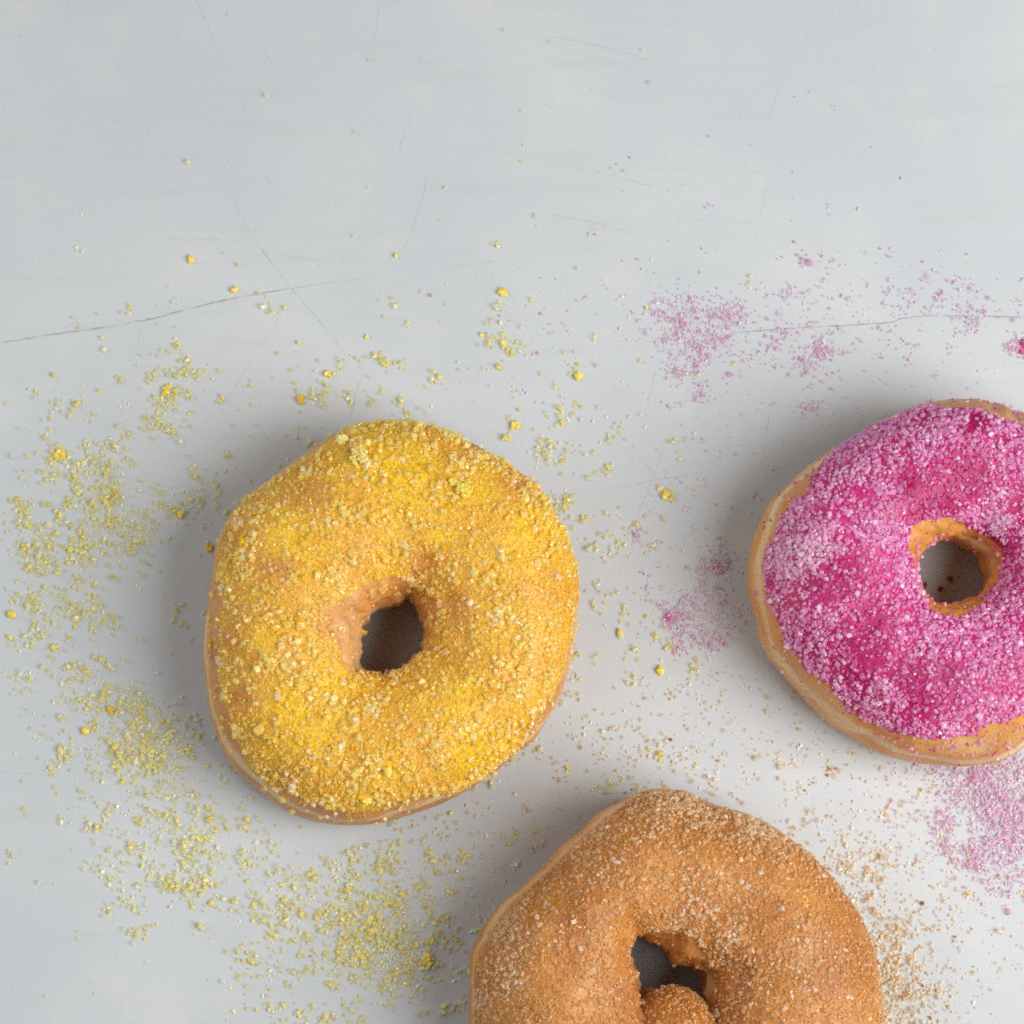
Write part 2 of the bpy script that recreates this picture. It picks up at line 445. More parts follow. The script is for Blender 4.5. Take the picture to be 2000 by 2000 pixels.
def doughnut(label, cpx, sil, hole, coat_o, coat_i, h, lean, dmat, tintf, coats, lump=0.0007, seed=0, hole_rough=0.0, hk=None):
    NTH, NPH = 360, 150
    Ro, Ri, C = fit(cpx, sil, hole, h, lean, NTH, hk or (9 if hole_rough else 21))
    FOOT.append((C, Ro))
    root = bpy.data.objects.new('sugar_doughnut', None)
    scene.collection.objects.link(root)
    root.location = (C[0], C[1], 0); root.empty_display_size = 0.02
    tag(root, label, 'doughnut', 'sugared ring doughnuts on the board')
    bpy.context.view_layer.update()
    pts, ph = torus_points(Ro, Ri, h, C, lean, NPH)
    v = pts.reshape(-1, 3)
    i, j = np.meshgrid(np.arange(NTH), np.arange(NPH), indexing='ij')
    i2, j2 = (i + 1) % NTH, (j + 1) % NPH
    quads = np.stack([i * NPH + j, i2 * NPH + j, i2 * NPH + j2, i * NPH + j2], -1).reshape(-1, 4)
    def normals(vv):
        g = vv.reshape(NTH, NPH, 3)
        a = np.roll(g, -1, 0) - np.roll(g, 1, 0); b = np.roll(g, -1, 1) - np.roll(g, 1, 1)
        n = np.cross(a, b); n /= np.linalg.norm(n, axis=-1)[..., None] + 1e-12
        return n.reshape(-1, 3)
    nn = normals(v)
    inner = np.tile(sm(-np.cos(ph), 0.2, 0.9), NTH)
    d = lump * 1.2 * fbm(v, 0.014, seed, 2) + 0.00030 * fbm(v, 0.0035, seed + 5, 3) * (1 + 2.2 * inner)
    d += hole_rough * inner * fbm(v, 0.006, seed + 9, 3)
    keep = sm(v[:, 2], 0.0005, 0.006)
    v = v + nn * (d * keep)[:, None]
    v[:, 2] = np.maximum(v[:, 2], 0.00005)
    nn = normals(v)
    # coverage of the coat, from the outline of the sugared cap
    px, py = P(v[:, 0], v[:, 1], v[:, 2])
    dx, dy = px - cpx[0], cpx[1] - py
    rr = np.hypot(dx, dy); tt = np.arctan2(dy, dx) % (2 * np.pi)
    ang = np.arange(NTH) * 2 * np.pi / NTH
    ro = np.interp(tt, ang, polar(coat_o, cpx, NTH), period=2 * np.pi)
    ri = np.interp(tt, ang, polar(coat_i, cpx, NTH), period=2 * np.pi)
    wob = 9 * fbm(v, 0.004, seed + 31, 3)
    cov = sm(ro - rr + wob, -9, 9) * sm(rr - ri + wob, -9, 9)
    cov *= sm(v[:, 2] / h + 0.12 * fbm(v, 0.005, seed + 41, 2), 0.42, 0.56)
    zz = v[:, 2] / h + 0.10 * fbm(v, 0.022, seed + 51, 2)
    outer = np.tile(np.cos(ph) > 0, NTH)
    band = np.exp(-((zz - np.where(outer, 0.54, 0.50)) / np.where(outer, 0.095, 0.09)) ** 2) * np.where(outer, 1.0, 0.7)
    tint = tintf(px, py, v)
    loc = np.array([C[0], C[1], 0])
    body = np_mesh('dough', v, quads.ravel(), np.arange(len(quads)) * 4, np.full(len(quads), 4), dmat, root, True,
                   {'coverage': cov, 'band': band, 'tint': tint})
    # sugar: crystals stuck over the cap
    g = v[quads]; ctr = g.mean(1)
    ar = 0.5 * np.linalg.norm(np.cross(g[:, 2] - g[:, 0], g[:, 3] - g[:, 1]), axis=1)
    cq, nq = cov[quads].mean(1), nn[quads].mean(1)
    sets = []
    for kind, n, size, dens, colf, lift in coats:
        w = ar * sm(cq, 0.35, 0.8) * dens(ctr, seed) + ar * 0.010 * (ctr[:, 2] > 0.35 * h) + ar * 0.05 * (ctr[:, 2] > 0.62 * h) * (cq < 0.5)
        idx = rng.choice(len(quads), n, p=w / w.sum())
        u, t = rng.random(n)[:, None], rng.random(n)[:, None]
        q = g[idx]
        pos = (q[:, 0] * (1 - u) + q[:, 1] * u) * (1 - t) + (q[:, 3] * (1 - u) + q[:, 2] * u) * t
        sz = size * S * np.exp(rng.normal(0, 0.22, n))
        pos = pos + nq[idx] * (sz * (lift + 0.28 * rng.random(n)))[:, None]
        gx, gy = P(pos[:, 0], pos[:, 1], pos[:, 2])
        col, al = colf(gx, gy, pos)
        sets.append(grains(kind, pos, sz, col, al))
    sg = grain_mesh('sugar_coating', sets, root); tag(sg, kind='stuff')
    return root, C

def blob(px, py, bl):
    """sum of soft round spots [(x,y,r)]"""
    r = np.zeros_like(px)
    for x, y, s in bl: r = np.maximum(r, np.exp(-((px - x) ** 2 + (py - y) ** 2) / (s * s)))
    return r

def mixv(a, b, t):
    return np.asarray(a) * (1 - t[:, None]) + np.asarray(b) * t[:, None]

def Z(pts, k, ox, oy): return [(x * k + ox, y * k + oy) for x, y in pts]

# ---- yellow
kY = (780 / 1794, 380, 800)
sil_y = Z([(880,66),(1030,72),(1150,112),(1300,178),(1420,250),(1520,330),(1590,420),(1650,530),(1690,620),(1715,720),(1728,820),(1722,930),(1710,1040),(1685,1150),(1640,1290),(1580,1400),(1510,1500),(1440,1540),(1330,1640),(1200,1730),(1050,1790),(900,1840),(740,1875),(640,1875),(520,1850),(400,1800),(300,1730),(210,1650),(130,1530),(90,1420),(65,1300),(50,1180),(48,1050),(60,930),(75,820),(95,680),(105,590),(150,490),(230,400),(340,320),(430,250),(530,180),(640,105),(750,75)], *kY)
hole_y = Z([(955,852),(980,900),(1000,950),(1025,1000),(1020,1060),(980,1110),(930,1160),(880,1185),(800,1185),(748,1165),(745,1080),(755,1000),(775,940),(810,905),(870,890),(920,870)], *kY)
coat_y = Z([(880,50),(1030,55),(1160,105),(1300,210),(1420,240),(1530,320),(1610,410),(1665,530),(1700,620),(1722,720),(1712,830),(1690,950),(1670,1130),(1610,1280),(1530,1400),(1450,1525),(1320,1630),(1200,1722),(1080,1722),(960,1742),(870,1785),(740,1805),(600,1785),(480,1745),(330,1675),(240,1590),(190,1480),(150,1350),(120,1250),(105,1120),(118,1000),(125,900),(108,760),(108,640),(140,520),(220,420),(340,330),(440,260),(560,190),(640,95),(750,55)], *kY)
rim_y = Z([(600,910),(680,840),(780,780),(870,750),(960,770),(1040,820),(1085,900),(1075,960),(1045,1060),(1000,1120),(930,1165),(820,1180),(700,1190),(650,1120),(620,1000)], *kY)
Y_hot = [(735, 915, 75), (800, 965, 70), (905, 955, 40), (575, 1035, 55), (600, 1440, 75), (560, 1380, 45), (760, 1500, 45), (1045, 1040, 60), (900, 1360, 60), (650, 1330, 40), (520, 1240, 30), (1085, 1110, 40), (940, 1460, 60), (870, 1020, 50)]
Y_bare = [(590, 970, 38), (545, 1110, 32), (1010, 940, 40), (555, 1510, 36), (1080, 1120, 26), (470, 1360, 26), (450, 1250, 25), (640, 1215, 35), (900, 1180, 40), (830, 1100, 40), (445, 1050, 30)]
def tint_y(px, py, v):
    hot = np.clip(blob(px, py, Y_hot) * (0.75 + 0.9 * fbm(v, 0.0035, 4, 3)) + 0.55 * fbm(v, 0.008, 3, 4) + 0.12, 0, 1)
    bare = np.clip(blob(px, py, Y_bare) * 0.9 + 0.30 * fbm(v, 0.006, 8, 3) - 0.1, 0, 1)
    c = mixv(lin((224, 168, 56)), lin((242, 200, 40)), hot)
    return mixv(c, lin((206, 138, 66)), bare)
def gcol_y(px, py, pos):
    n = len(px); hot = np.clip(blob(px, py, Y_hot) + 0.4 * fbm(pos, 0.006, 3, 2), 0, 1)
    c = mixv(lin((251, 230, 138)), lin((251, 220, 72)), np.clip(hot * 0.8 + rng.normal(0, 0.3, n), 0, 1))
    w = rng.random(n); c = np.where((w < 0.10)[:, None], lin((252, 240, 205)), c)
    c = np.where((w > 0.94)[:, None], lin((246, 204, 40)), c)
    return c, np.clip(rng.normal(0.75, 0.25, n), 0.1, 1)
def gfin_y(px, py, pos):
    c = tint_y(px, py, pos); return np.clip(c * rng.uniform(0.95, 1.35, (len(px), 1)), 0, 1), np.ones(len(px))
def dens_y(c, s): return np.clip(0.42 + 2.0 * fbm(c, 0.0050, 71, 4) + 0.5 * fbm(c, 0.0018, 72, 2), 0.04, 2.4) * (1 - 0.75 * blob(*P(c[:, 0], c[:, 1], c[:, 2]), Y_bare))
def dens_1(c, s): return np.clip(0.9 + 0.6 * fbm(c, 0.006, 75, 3), 0.1, 2)

D_y = dough_material('glazed_dough_amber', lin((216, 156, 88)), lin((198, 126, 62)), lin((236, 206, 150)))
D_p = dough_material('fried_dough_golden', lin((218, 158, 82)), lin((204, 134, 56)), lin((238, 212, 160)))
D_b = dough_material('fried_dough_brown', lin((204, 142, 78)), lin((184, 112, 48)), lin((230, 196, 140)))

yel, CY = doughnut('ring doughnut coated in coarse yellow sugar, nearest the centre of the board', (768, 1246), sil_y, hole_y, coat_y, rim_y, 0.036, (6, 14), D_y, tint_y,
    [('coarse', 3600, 8.0, dens_y, gcol_y, 0.14), ('coarse', 3800, 4.8, dens_1, gcol_y, 0.02), ('fine', 7000, 2.7, dens_1, gfin_y, -0.1)], seed=1, hole_rough=0.0011, hk=13)

# ---- pink
kP = (600 / 1348, 1400, 700)
sil_p = Z([(1140,168),(1060,175),(960,190),(870,220),(760,265),(640,325),(540,385),(450,440),(370,510),(300,565),(250,620),(205,690),(170,780),(148,870),(142,960),(150,1060),(175,1160),(205,1270),(260,1370),(330,1450),(430,1545),(520,1620),(620,1680),(720,1740),(840,1775),(960,1788),(1100,1785),(1220,1765),(1348,1690),(1190,180),(1270,210),(1348,245),(1480,310),(1640,430),(1760,580),(1830,750),(1860,930),(1830,1120),(1760,1290),(1660,1440),(1520,1580)], *kP)
hole_p = Z([(880,880),(930,830),(1010,805),(1090,820),(1150,870),(1175,930),(1170,990),(1140,1040),(1090,1065),(1010,1075),(940,1070),(910,1010),(875,940)], *kP)
coat_p = Z([(1040,214),(960,206),(870,224),(760,262),(640,325),(520,395),(455,468),(425,525),(400,592),(332,632),(278,710),(250,800),(205,880),(210,960),(230,1060),(260,1150),(300,1240),(370,1330),(450,1400),(520,1470),(600,1540),(690,1600),(800,1640),(950,1665),(1100,1650),(1200,1610),(1348,1560),(1120,224),(1200,246),(1348,296),(1470,360),(1620,460),(1730,600),(1790,760),(1815,930),(1780,1110),(1710,1270),(1600,1400),(1480,1490)], *kP)
rim_p = Z([(845,800),(870,740),(950,700),(1020,690),(1100,740),(1180,770),(1240,830),(1262,900),(1240,970),(1200,1020),(1140,1090),(1050,1140),(960,1110),(915,1050),(885,960),(858,880)], *kP)
def ZB(pts, k, ox, oy): return [(x * k + ox, y * k + oy, r * k) for x, y, r in pts]
P_hot = ZB([(1000,640,110),(560,960,110),(540,1010,70),(620,1280,150),(870,1400,120),(900,1500,90),(1230,800,70),(1090,520,130),(600,1390,80),(700,1180,90),(430,990,60),(1140,250,80),(900,680,60),(1000,1400,100),(850,560,70)], *kP)
P_pale = ZB([(370,860,120),(460,850,75),(330,930,60),(1240,730,45)], *kP)
P_org = ZB([(620,400,110),(400,560,80),(290,1090,80),(1130,1560,130),(1250,1580,90),(480,1380,80),(760,680,70),(720,1600,90),(1300,640,80)], *kP)
def tint_p(px, py, v):
    hot = np.clip(blob(px, py, P_hot) + 0.5 * fbm(v, 0.008, 103, 3), 0, 1)
    c = mixv(lin((198, 42, 124)), lin((170, 2, 92)), hot)
    return mixv(c, lin((206, 96, 112)), np.clip(blob(px, py, P_org) * 0.4 + 0.05 * fbm(v, 0.006, 108, 2), 0, 1))
def gcol_p(px, py, pos):
    n = len(px); hot = np.clip(blob(px, py, P_hot) * 0.9 + 0.5 * fbm(pos, 0.006, 103, 3), 0, 1)
    c = mixv(lin((240, 166, 216)), lin((218, 76, 164)), np.clip(hot * 0.9 + rng.normal(0, 0.22, n), 0, 1))
    c = mixv(c, lin((240, 205, 226)), np.clip(blob(px, py, P_pale) * 0.85 + rng.normal(0, 0.12, n), 0, 1))
    w = rng.random(n); c = np.where((w < 0.13)[:, None], lin((250, 222, 240)), c)
    return c, np.clip(rng.normal(0.62, 0.25, n), 0.05, 1)
def gfin_p(px, py, pos):
    c = tint_p(px, py, pos); return np.clip(c * rng.uniform(0.95, 1.4, (len(px), 1)), 0, 1), np.ones(len(px))
def dens_p(c, s):
    x, y = P(c[:, 0], c[:, 1], c[:, 2])
    return np.clip(0.95 + 1.1 * fbm(c, 0.005, 171, 3) - 0.65 * blob(x, y, P_hot) + 1.0 * blob(x, y, P_pale), 0.10, 2.4)
pnk, CP = doughnut('ring doughnut with a thick magenta pink sugar coat, cut off by the right edge', (1865, 1115), sil_p, hole_p, coat_p, rim_p, 0.036, (4, 6), D_p, tint_p,
    [('coarse', 8000, 5.9, dens_p, gcol_p, 0.12), ('coarse', 6500, 4.2, dens_p, gcol_p, 0.05), ('fine', 6000, 2.8, dens_1, gfin_p, -0.1)], seed=2)

# ---- brown
kB = (880 / 1932, 880, 1500)
sil_b = Z([(790,120),(850,97),(960,97),(1050,122),(1110,158),(1210,188),(1320,228),(1420,280),(1530,360),(1620,440),(1690,540),(1740,620),(1780,700),(1810,790),(1830,880),(1842,980),(1845,1098),(1825,1230),(1770,1370),(1680,1500),(1540,1620),(1370,1700),(1180,1740),(980,1745),(780,1730),(590,1680),(420,1600),(280,1490),(180,1360),(115,1230),(700,165),(600,210),(560,260),(480,330),(400,430),(310,510),(220,590),(170,650),(120,730),(80,790),(75,870),(82,960),(85,1098)], *kB)
hole_b = Z([(768,775),(795,715),(850,742),(900,760),(950,825),(1005,845),(1020,872),(1045,858),(1075,858),(1088,900),(1078,960),(1075,1010),(1045,1060),(960,1085),(880,1065),(828,1010),(822,975),(820,945),(800,880),(778,840)], *kB)
coat_b = Z([(790,128),(850,97),(960,97),(1050,120),(1110,156),(1210,186),(1320,226),(1420,278),(1530,358),(1620,440),(1690,540),(1745,620),(1785,700),(1815,790),(1835,880),(1850,980),(1855,1098),(1835,1230),(1775,1370),(1690,1500),(1540,1600),(1370,1670),(1180,1710),(980,1715),(780,1690),(590,1640),(430,1560),(300,1450),(200,1330),(140,1220),(720,190),(640,235),(600,280),(520,350),(440,440),(340,530),(250,610),(195,680),(150,760),(110,830),(98,900),(95,970),(95,1098)], *kB)
rim_b = Z([(765,780),(795,715),(900,700),(1000,700),(1080,780),(1120,860),(1130,940),(1130,1040),(1110,1080),(1040,1120),(960,1140),(880,1120),(805,1050),(790,1000),(800,945),(790,880),(770,840)], *kB)
B_wht = ZB([(250,700,120),(200,900,110),(130,1000,80),(1050,620,170),(1180,720,90),(600,300,120),(950,170,160),(1300,250,120),(1500,800,120)], *kB)
def tint_b(px, py, v):
    t = np.clip(0.5 + 1.1 * fbm(v, 0.011, 203, 4), 0, 1)
    c = mixv(lin((212, 148, 72)), lin((176, 106, 40)), t)
    return mixv(c, lin((194, 126, 60)), blob(px, py, B_wht) * 0.7)
def gcol_b(px, py, pos):
    n = len(px); wv = np.clip(blob(px, py, B_wht) * 0.45 + rng.normal(0.18, 0.25, n), 0, 1)
    c = mixv(lin((226, 178, 112)), lin((244, 222, 184)), wv)
    w = rng.random(n); c = np.where((w < 0.05)[:, None], lin((252, 244, 230)), c)
    return c, np.clip(rng.normal(0.8, 0.2, n), 0.2, 1)
def gfin_b(px, py, pos):
    n = len(px); c = mixv(lin((200, 134, 66)), lin((218, 164, 98)), rng.random(n))
    return c, np.clip(rng.normal(0.55, 0.25, n), 0.1, 1)
def dens_b(c, s):
    x, y = P(c[:, 0], c[:, 1], c[:, 2])
    return np.clip(0.5 + 0.9 * fbm(c, 0.006, 271, 3) + 1.0 * blob(x, y, B_wht), 0.07, 2.5)
brn, CB = doughnut('ring doughnut coated in brown cinnamon sugar, cut off by the bottom edge', (1306, 1915), sil_b, hole_b, coat_b, rim_b, 0.040, (2, 0), D_b, tint_b,
    [('coarse', 3300, 6.4, dens_b, gcol_b, 0.08), ('coarse', 5600, 4.4, dens_b, gcol_b, 0.04), ('fine', 14000, 2.6, dens_1, gfin_b, -0.05)], seed=4, hole_rough=0.0012, lump=0.0008)

def dough_lump(name, cpx, rad, z, rz, parent, mat, cov, tf, coats, seed, band=0.0):
    n1, n2 = 96, 48
    u = np.arange(n1) * 2 * np.pi / n1; w = (np.arange(n2) + 0.5) / n2 * np.pi
    cx, cy = W(cpx[0], cpx[1], z)
    x = np.outer(np.cos(u), np.sin(w)); y = np.outer(np.sin(u), np.sin(w)); zz = np.broadcast_to(np.cos(w), x.shape)
    f = np.stack([x, y, zz], -1).reshape(-1, 3)
    v = f * np.array([rad[0] * S, rad[1] * S, rz])
    v = v * (1 + 0.10 * fbm(f * 0.01, 0.008, seed, 2) + 0.04 * fbm(f * 0.01, 0.002, seed + 3, 3))[:, None] + np.array([cx, cy, z])
    v[:, 2] = np.maximum(v[:, 2], 0.0001)
    i, j = np.meshgrid(np.arange(n1), np.arange(n2 - 1), indexing='ij'); i2 = (i + 1) % n1
    q = np.stack([i * n2 + j, i * n2 + j + 1, i2 * n2 + j + 1, i2 * n2 + j], -1).reshape(-1, 4)
    loops = np.r_[q.ravel(), np.arange(n1) * n2, (np.arange(n1)[::-1]) * n2 + n2 - 1]
    tot = np.r_[np.full(len(q), 4), n1, n1]; st = np.r_[0, np.cumsum(tot)[:-1]]
    px, py = P(v[:, 0], v[:, 1], v[:, 2])
    c = cov * sm(f[:, 2], -0.25, 0.15)
    o = np_mesh(name, v, loops, st, tot, mat, parent, True, {'coverage': c, 'band': np.full(len(v), band), 'tint': tf(px, py, v)})
    g = v[q]; ar = 0.5 * np.linalg.norm(np.cross(g[:, 2] - g[:, 0], g[:, 3] - g[:, 1]), axis=1); cq = c[q].mean(1); sets = []
    nq = f[q].mean(1)
    for kind, n, size, dens, colf, lift in coats:
        wt = ar * cq; idx = rng.choice(len(q), n, p=wt / wt.sum()); a, b = rng.random(n)[:, None], rng.random(n)[:, None]; k = g[idx]
        pos = (k[:, 0] * (1 - a) + k[:, 1] * a) * (1 - b) + (k[:, 3] * (1 - a) + k[:, 2] * a) * b
        sz = size * S * np.exp(rng.normal(0, 0.22, n)); pos = pos + nq[idx] * (sz * lift)[:, None]
        gx, gy = P(pos[:, 0], pos[:, 1], pos[:, 2]); col, al = colf(gx, gy, pos); sets.append(grains(kind, pos, sz, col, al))
    if sets: tag(grain_mesh('sugar_coating', sets, o), kind='stuff')
    return o
dough_lump('dough_knob', (1316, 2052), (98, 118), 0.0225, 0.0152, brn, D_b, 1.0, tint_b,
           [('coarse', 260, 6.2, None, gcol_b, 0.12), ('coarse', 420, 4.4, None, gcol_b, 0.15), ('fine', 2000, 3.0, None, gfin_b, 0.05)], 301)
dough_lump('torn_crumb', (1272, 1945), (24, 18), 0.012, 0.004, brn, D_b, 0.0, tint_b, [], 305, band=1.0)

# ---- lumps of caked sugar
def clump(px, py, z, r, cols, name='sugar_clump', parent=None, squash=0.5, n=None, size=5.6, al=0.4):
    cx, cy = W(px, py, z)
    r = r * 0.82; n = n or int(8 + r * 1.5)
    d = rng.normal(size=(n, 3)); d /= np.linalg.norm(d, axis=1)[:, None]
    d = d * (rng.random(n) ** 0.5)[:, None] * r * S * np.array([1, rng.uniform(0.6, 0.9), squash])
    a = rng.uniform(0, np.pi); ca, sa = np.cos(a), np.sin(a)
    d = np.c_[d[:, 0] * ca - d[:, 1] * sa, d[:, 0] * sa + d[:, 1] * ca, np.abs(d[:, 2])]
    sz = size * S * rng.uniform(0.7, 1.35, n)
    pos = np.array([cx, cy, z]) + d + np.c_[np.zeros(n), np.zeros(n), sz * 0.45]
    c = np.array([cols[k] for k in rng.integers(0, len(cols), n)])
    alpha = np.clip(rng.normal(al, 0.15, n), 0, 0.7)
    return grain_mesh(name, [grains('coarse', pos, sz, c, alpha)], parent)

Yc = [lin((255, 236, 112)), lin((254, 228, 86)), lin((255, 242, 150))]
Yo = [lin((246, 200, 60)), lin((250, 212, 80))]
Yp = [lin((252, 242, 170)), lin((250, 234, 140))]
Pc = [lin((214, 92, 162)), lin((226, 128, 186))]
def surf_z(px, py):   # doughnut top near the given pixel
    best = 0.02
    for o in scene.objects:
        if o.name.startswith('dough') and o.type == 'MESH' and o.parent == yel:
            co = np.zeros(len(o.data.vertices) * 3, np.float32); o.data.vertices.foreach_get('co', co); co = co.reshape(-1, 3)
            x, y = P(co[:, 0], co[:, 1], co[:, 2]); k = (np.hypot(x - px, y - py) < 8) & (co[:, 2] > 0.012)
            if k.any(): best = co[k, 2].max()
    return best
for px, py, r, cols in ((905, 957, 21, Yc), (700, 893, 26, Yp), (885, 942, 9, Yc), (757, 1507, 12, Yc), (715, 1565, 13, Yc), (668, 858, 13, Yp)):
    clump(px, py, surf_z(px, py) + 0.0001, r * 0.95, cols, 'sugar_clump', yel, 0.8, n=int(r * 4.2), size=5.2, al=0.3)

named = [
    (325, 762, 15, Yc, 'largest bright yellow sugar clump on the board, up and left of the yellow doughnut'),
    (117, 890, 14, Yc, 'yellow sugar clump near the left edge, at the corner of a pale crystal patch'),
    (981, 571, 11, Yc, 'round yellow sugar clump high above the yellow doughnut, left of a pale scratch'),
    (1129, 735, 11, Yc, 'solid yellow sugar clump between the two upper doughnuts, highest of the large ones there'),
    (1004, 832, 15, Yc, 'long flat yellow sugar clump just above the upper right of the yellow doughnut'),
    (1290, 1309, 11, Yc, 'bright yellow sugar clump below the pink patch between the two upper doughnuts'),
    (1211, 1235, 10, Yp, 'pale yellow sugar clump right of the yellow doughnut, left of the pink patch'),
    (1300, 968, 11, Yc, 'yellow sugar clump beside crossing scratches midway between yellow and pink doughnuts'),
    (407, 1070, 10, Yo, 'dark amber sugar clump almost touching the left side of the yellow doughnut'),
    (641, 731, 11, Yc, 'golden sugar clump at the lower end of a scratch, above the yellow doughnut'),
    (587, 783, 10, Yo, 'amber sugar clump closest above the upper left shoulder of the yellow doughnut'),
    (372, 507, 9, Yc, 'yellow sugar clump standing alone above the main crack in the upper left'),
    (458, 566, 8, Yc, 'small yellow sugar clump just above the main crack, left of where scratches cross'),
    (836, 1877, 17, Yc, 'big yellow sugar clump at the right end of the pile, left of the brown doughnut'),
    (165, 1428, 10, Yc, 'lone yellow sugar clump left of the dense yellow pile at lower left'),
    (217, 1386, 9, Yo, 'orange yellow sugar clump just above the dense yellow pile at lower left'),
    (353, 1005, 11, Yc, 'yellow sugar clump in the shadow left of the yellow doughnut, near a diagonal scratch'),
    (23, 1201, 10, Yc, 'yellow sugar clump beside the thin scratch at the left edge'),
    (1998, 680, 19, Pc, 'magenta sugar clump at the right edge above the pink doughnut'),
    (1306, 1208, 11, Pc, 'dark pink sugar clump at the left tip of the pink patch between doughnuts'),
]
for px, py, r, cols, lab in named:
    tag(clump(px, py, 0, r, cols, 'sugar_clump'), lab, 'sugar clump', 'sugar clumps lying on the board')

# ------------------------------------------------------------------ spilled sugar on the table
def scatter(blobs):
    out = []
    for x, y, sx, sy, n in blobs:
        # a blob is itself made of little knots of grains
        k = max(1, int(n / 7)); kn = np.c_[rng.normal(x, sx, k), rng.normal(y, sy, k)]
        m = int(n * 0.6); w = rng.integers(0, k, m)
        out.append(kn[w] + rng.normal(0, 6.5, (m, 2)))
        out.append(np.c_[rng.normal(x, sx, n - m), rng.normal(y, sy, n - m)])
    return np.vstack(out)

def off_doughnuts(p):
    x, y = W(p[:, 0], p[:, 1]); ok = np.ones(len(p), bool)
    for C, Ro in FOOT:
        dx, dy = (x - C[0]) / S, (y - C[1]) / S; a = np.arctan2(dy, dx) % (2 * np.pi)
        ok &= np.hypot(dx, dy) > 0.93 * np.interp(a, np.arange(len(Ro)) * 2 * np.pi / len(Ro), Ro, period=2 * np.pi)
    ok &= (p[:, 0] > -150) & (p[:, 0] < 2200) & (p[:, 1] > 0) & (p[:, 1] < 2150)
    return p[ok]

def spill(name, label, layers):
    sets = []
    for kind, p, size, sig, cols, wts, al in layers:
        p = off_doughnuts(p); n = len(p)
        sz = size * S * np.exp(rng.normal(0, sig, n)); x, y = W(p[:, 0], p[:, 1])
        pos = np.c_[x, y, sz * 0.46 + 0.00002]
        # let grains in crowded spots ride up on each other
        key = np.floor(p / 7).astype(int); _, inv, cnt = np.unique(key, axis=0, return_inverse=True, return_counts=True)
        pos[:, 2] += np.where(cnt[inv.ravel()] > 2, rng.random(n) * sz * 0.7, 0)
        c = np.array(cols)[rng.choice(len(cols), n, p=np.array(wts) / sum(wts))]
        c = np.clip(c * (1 + rng.normal(0, 0.05, (n, 1))), 0, 1)
        sets.append(grains(kind, pos, sz, c, np.clip(rng.normal(al, 0.2, n), 0, 1)))
    return tag(grain_mesh(name, sets), label, 'spilled sugar', kind='stuff')

YB = [(345,730,28,22,95),(326,805,26,26,70),(304,833,22,9,45),(109,786,26,15,32),(156,900,42,18,90),(120,889,16,12,35),(217,864,16,9,22),(163,950,34,22,90),(217,985,26,22,80),
      (155,1055,48,42,430),(195,962,34,30,90),(267,1040,22,24,120),(35,1000,16,18,40),(37,1055,22,16,32),(70,1100,24,18,55),(58,1165,20,14,32),(140,1175,36,22,120),(87,1225,22,34,85),(195,1215,18,14,30),
      (150,1310,34,26,80),(30,1320,28,26,48),(110,1400,45,30,40),(225,1370,38,16,110),(280,1385,22,18,60),(277,1440,44,26,430),(280,1490,56,20,200),(115,1485,22,16,50),(355,1450,12,28,36),(395,935,22,24,40),(350,997,20,14,40),
      (308,1555,34,36,135),(174,1575,36,28,55),(390,1583,24,34,65),(315,1610,20,12,40),(355,1645,28,24,70),(410,1640,24,22,60),(243,1662,28,16,40),(355,1690,13,26,60),(385,1720,28,24,105),(268,1698,28,18,45),
      (188,1690,14,12,20),(490,1680,22,18,60),(590,1715,28,15,70),(445,1755,24,16,30),(254,1755,22,18,30),(543,1800,36,34,100),(272,1825,28,12,30),(482,1887,16,28,50),(590,1985,60,16,95),(640,1840,55,45,150),
      (742,1780,62,50,560),(773,1857,62,42,470),(835,1876,16,16,60),(680,1770,22,34,90),(742,1683,18,26,70),(878,1692,18,18,50),(766,1925,18,12,40),(695,1872,46,26,150),(546,1773,28,12,60),(866,1640,60,38,70),
      (967,656,16,14,25),(1007,681,12,9,20),(757,717,14,8,20),(760,770,14,9,16),(598,775,20,9,28),(724,703,10,7,15),(848,732,13,10,20),(1108,779,12,22,24),(1080,884,24,14,32),(811,800,14,5,10),(630,735,60,40,40),
      (1302,1260,9,12,25),(1302,965,9,10,14),(1095,978,13,11,25),(1203,1085,11,9,18),(1157,1070,11,9,18),(1236,1276,9,12,12),(1248,1338,14,9,12),(1165,1007,22,6,18),(1372,1305,18,9,24),(1070,883,13,12,20),(1290,1065,16,10,14),(1130,1160,40,12,20),
      (200,1150,170,230,330),(700,1800,240,120,330),(250,850,190,120,150),(830,720,250,95,230),(1190,1110,95,200,240),(1100,850,90,60,60),(1150,1450,110,90,90),(420,1600,120,100,120),(950,1600,90,70,60),(600,500,300,70,20)]
YB = [(x, y, sx * 1.08, sy * 1.08, max(2, int(n * 0.74))) for x, y, sx, sy, n in YB]
y_all = scatter(YB)
ypal = [lin((252, 244, 176)), lin((252, 246, 206)), lin((252, 234, 120)), lin((250, 249, 240))]
hi = np.array([(432*1.035, 30*1.035), (720, 118), (692, 258), (520, 188), (870, 367), (720, 367), (1018, 218), (1018, 315), (1220, 335), (1255, 99), (1075, 83), (1195, 330), (1045, 422), (1222, 436), (985, 60), (860, 430), (690, 462), (1128, 525)])
y_all = np.vstack([y_all, hi])
yl = rng.random(len(y_all))
ycl = y_all[(rng.random(len(y_all)) < 0.045) & (y_all[:, 1] > 470)]
lump_pts, lump_big = [], []
for c in ycl:
    k = rng.integers(2, 5); lump_pts.append(c + rng.normal(0, 2.8, (k, 2)))
lump_pts = np.vstack(lump_pts)
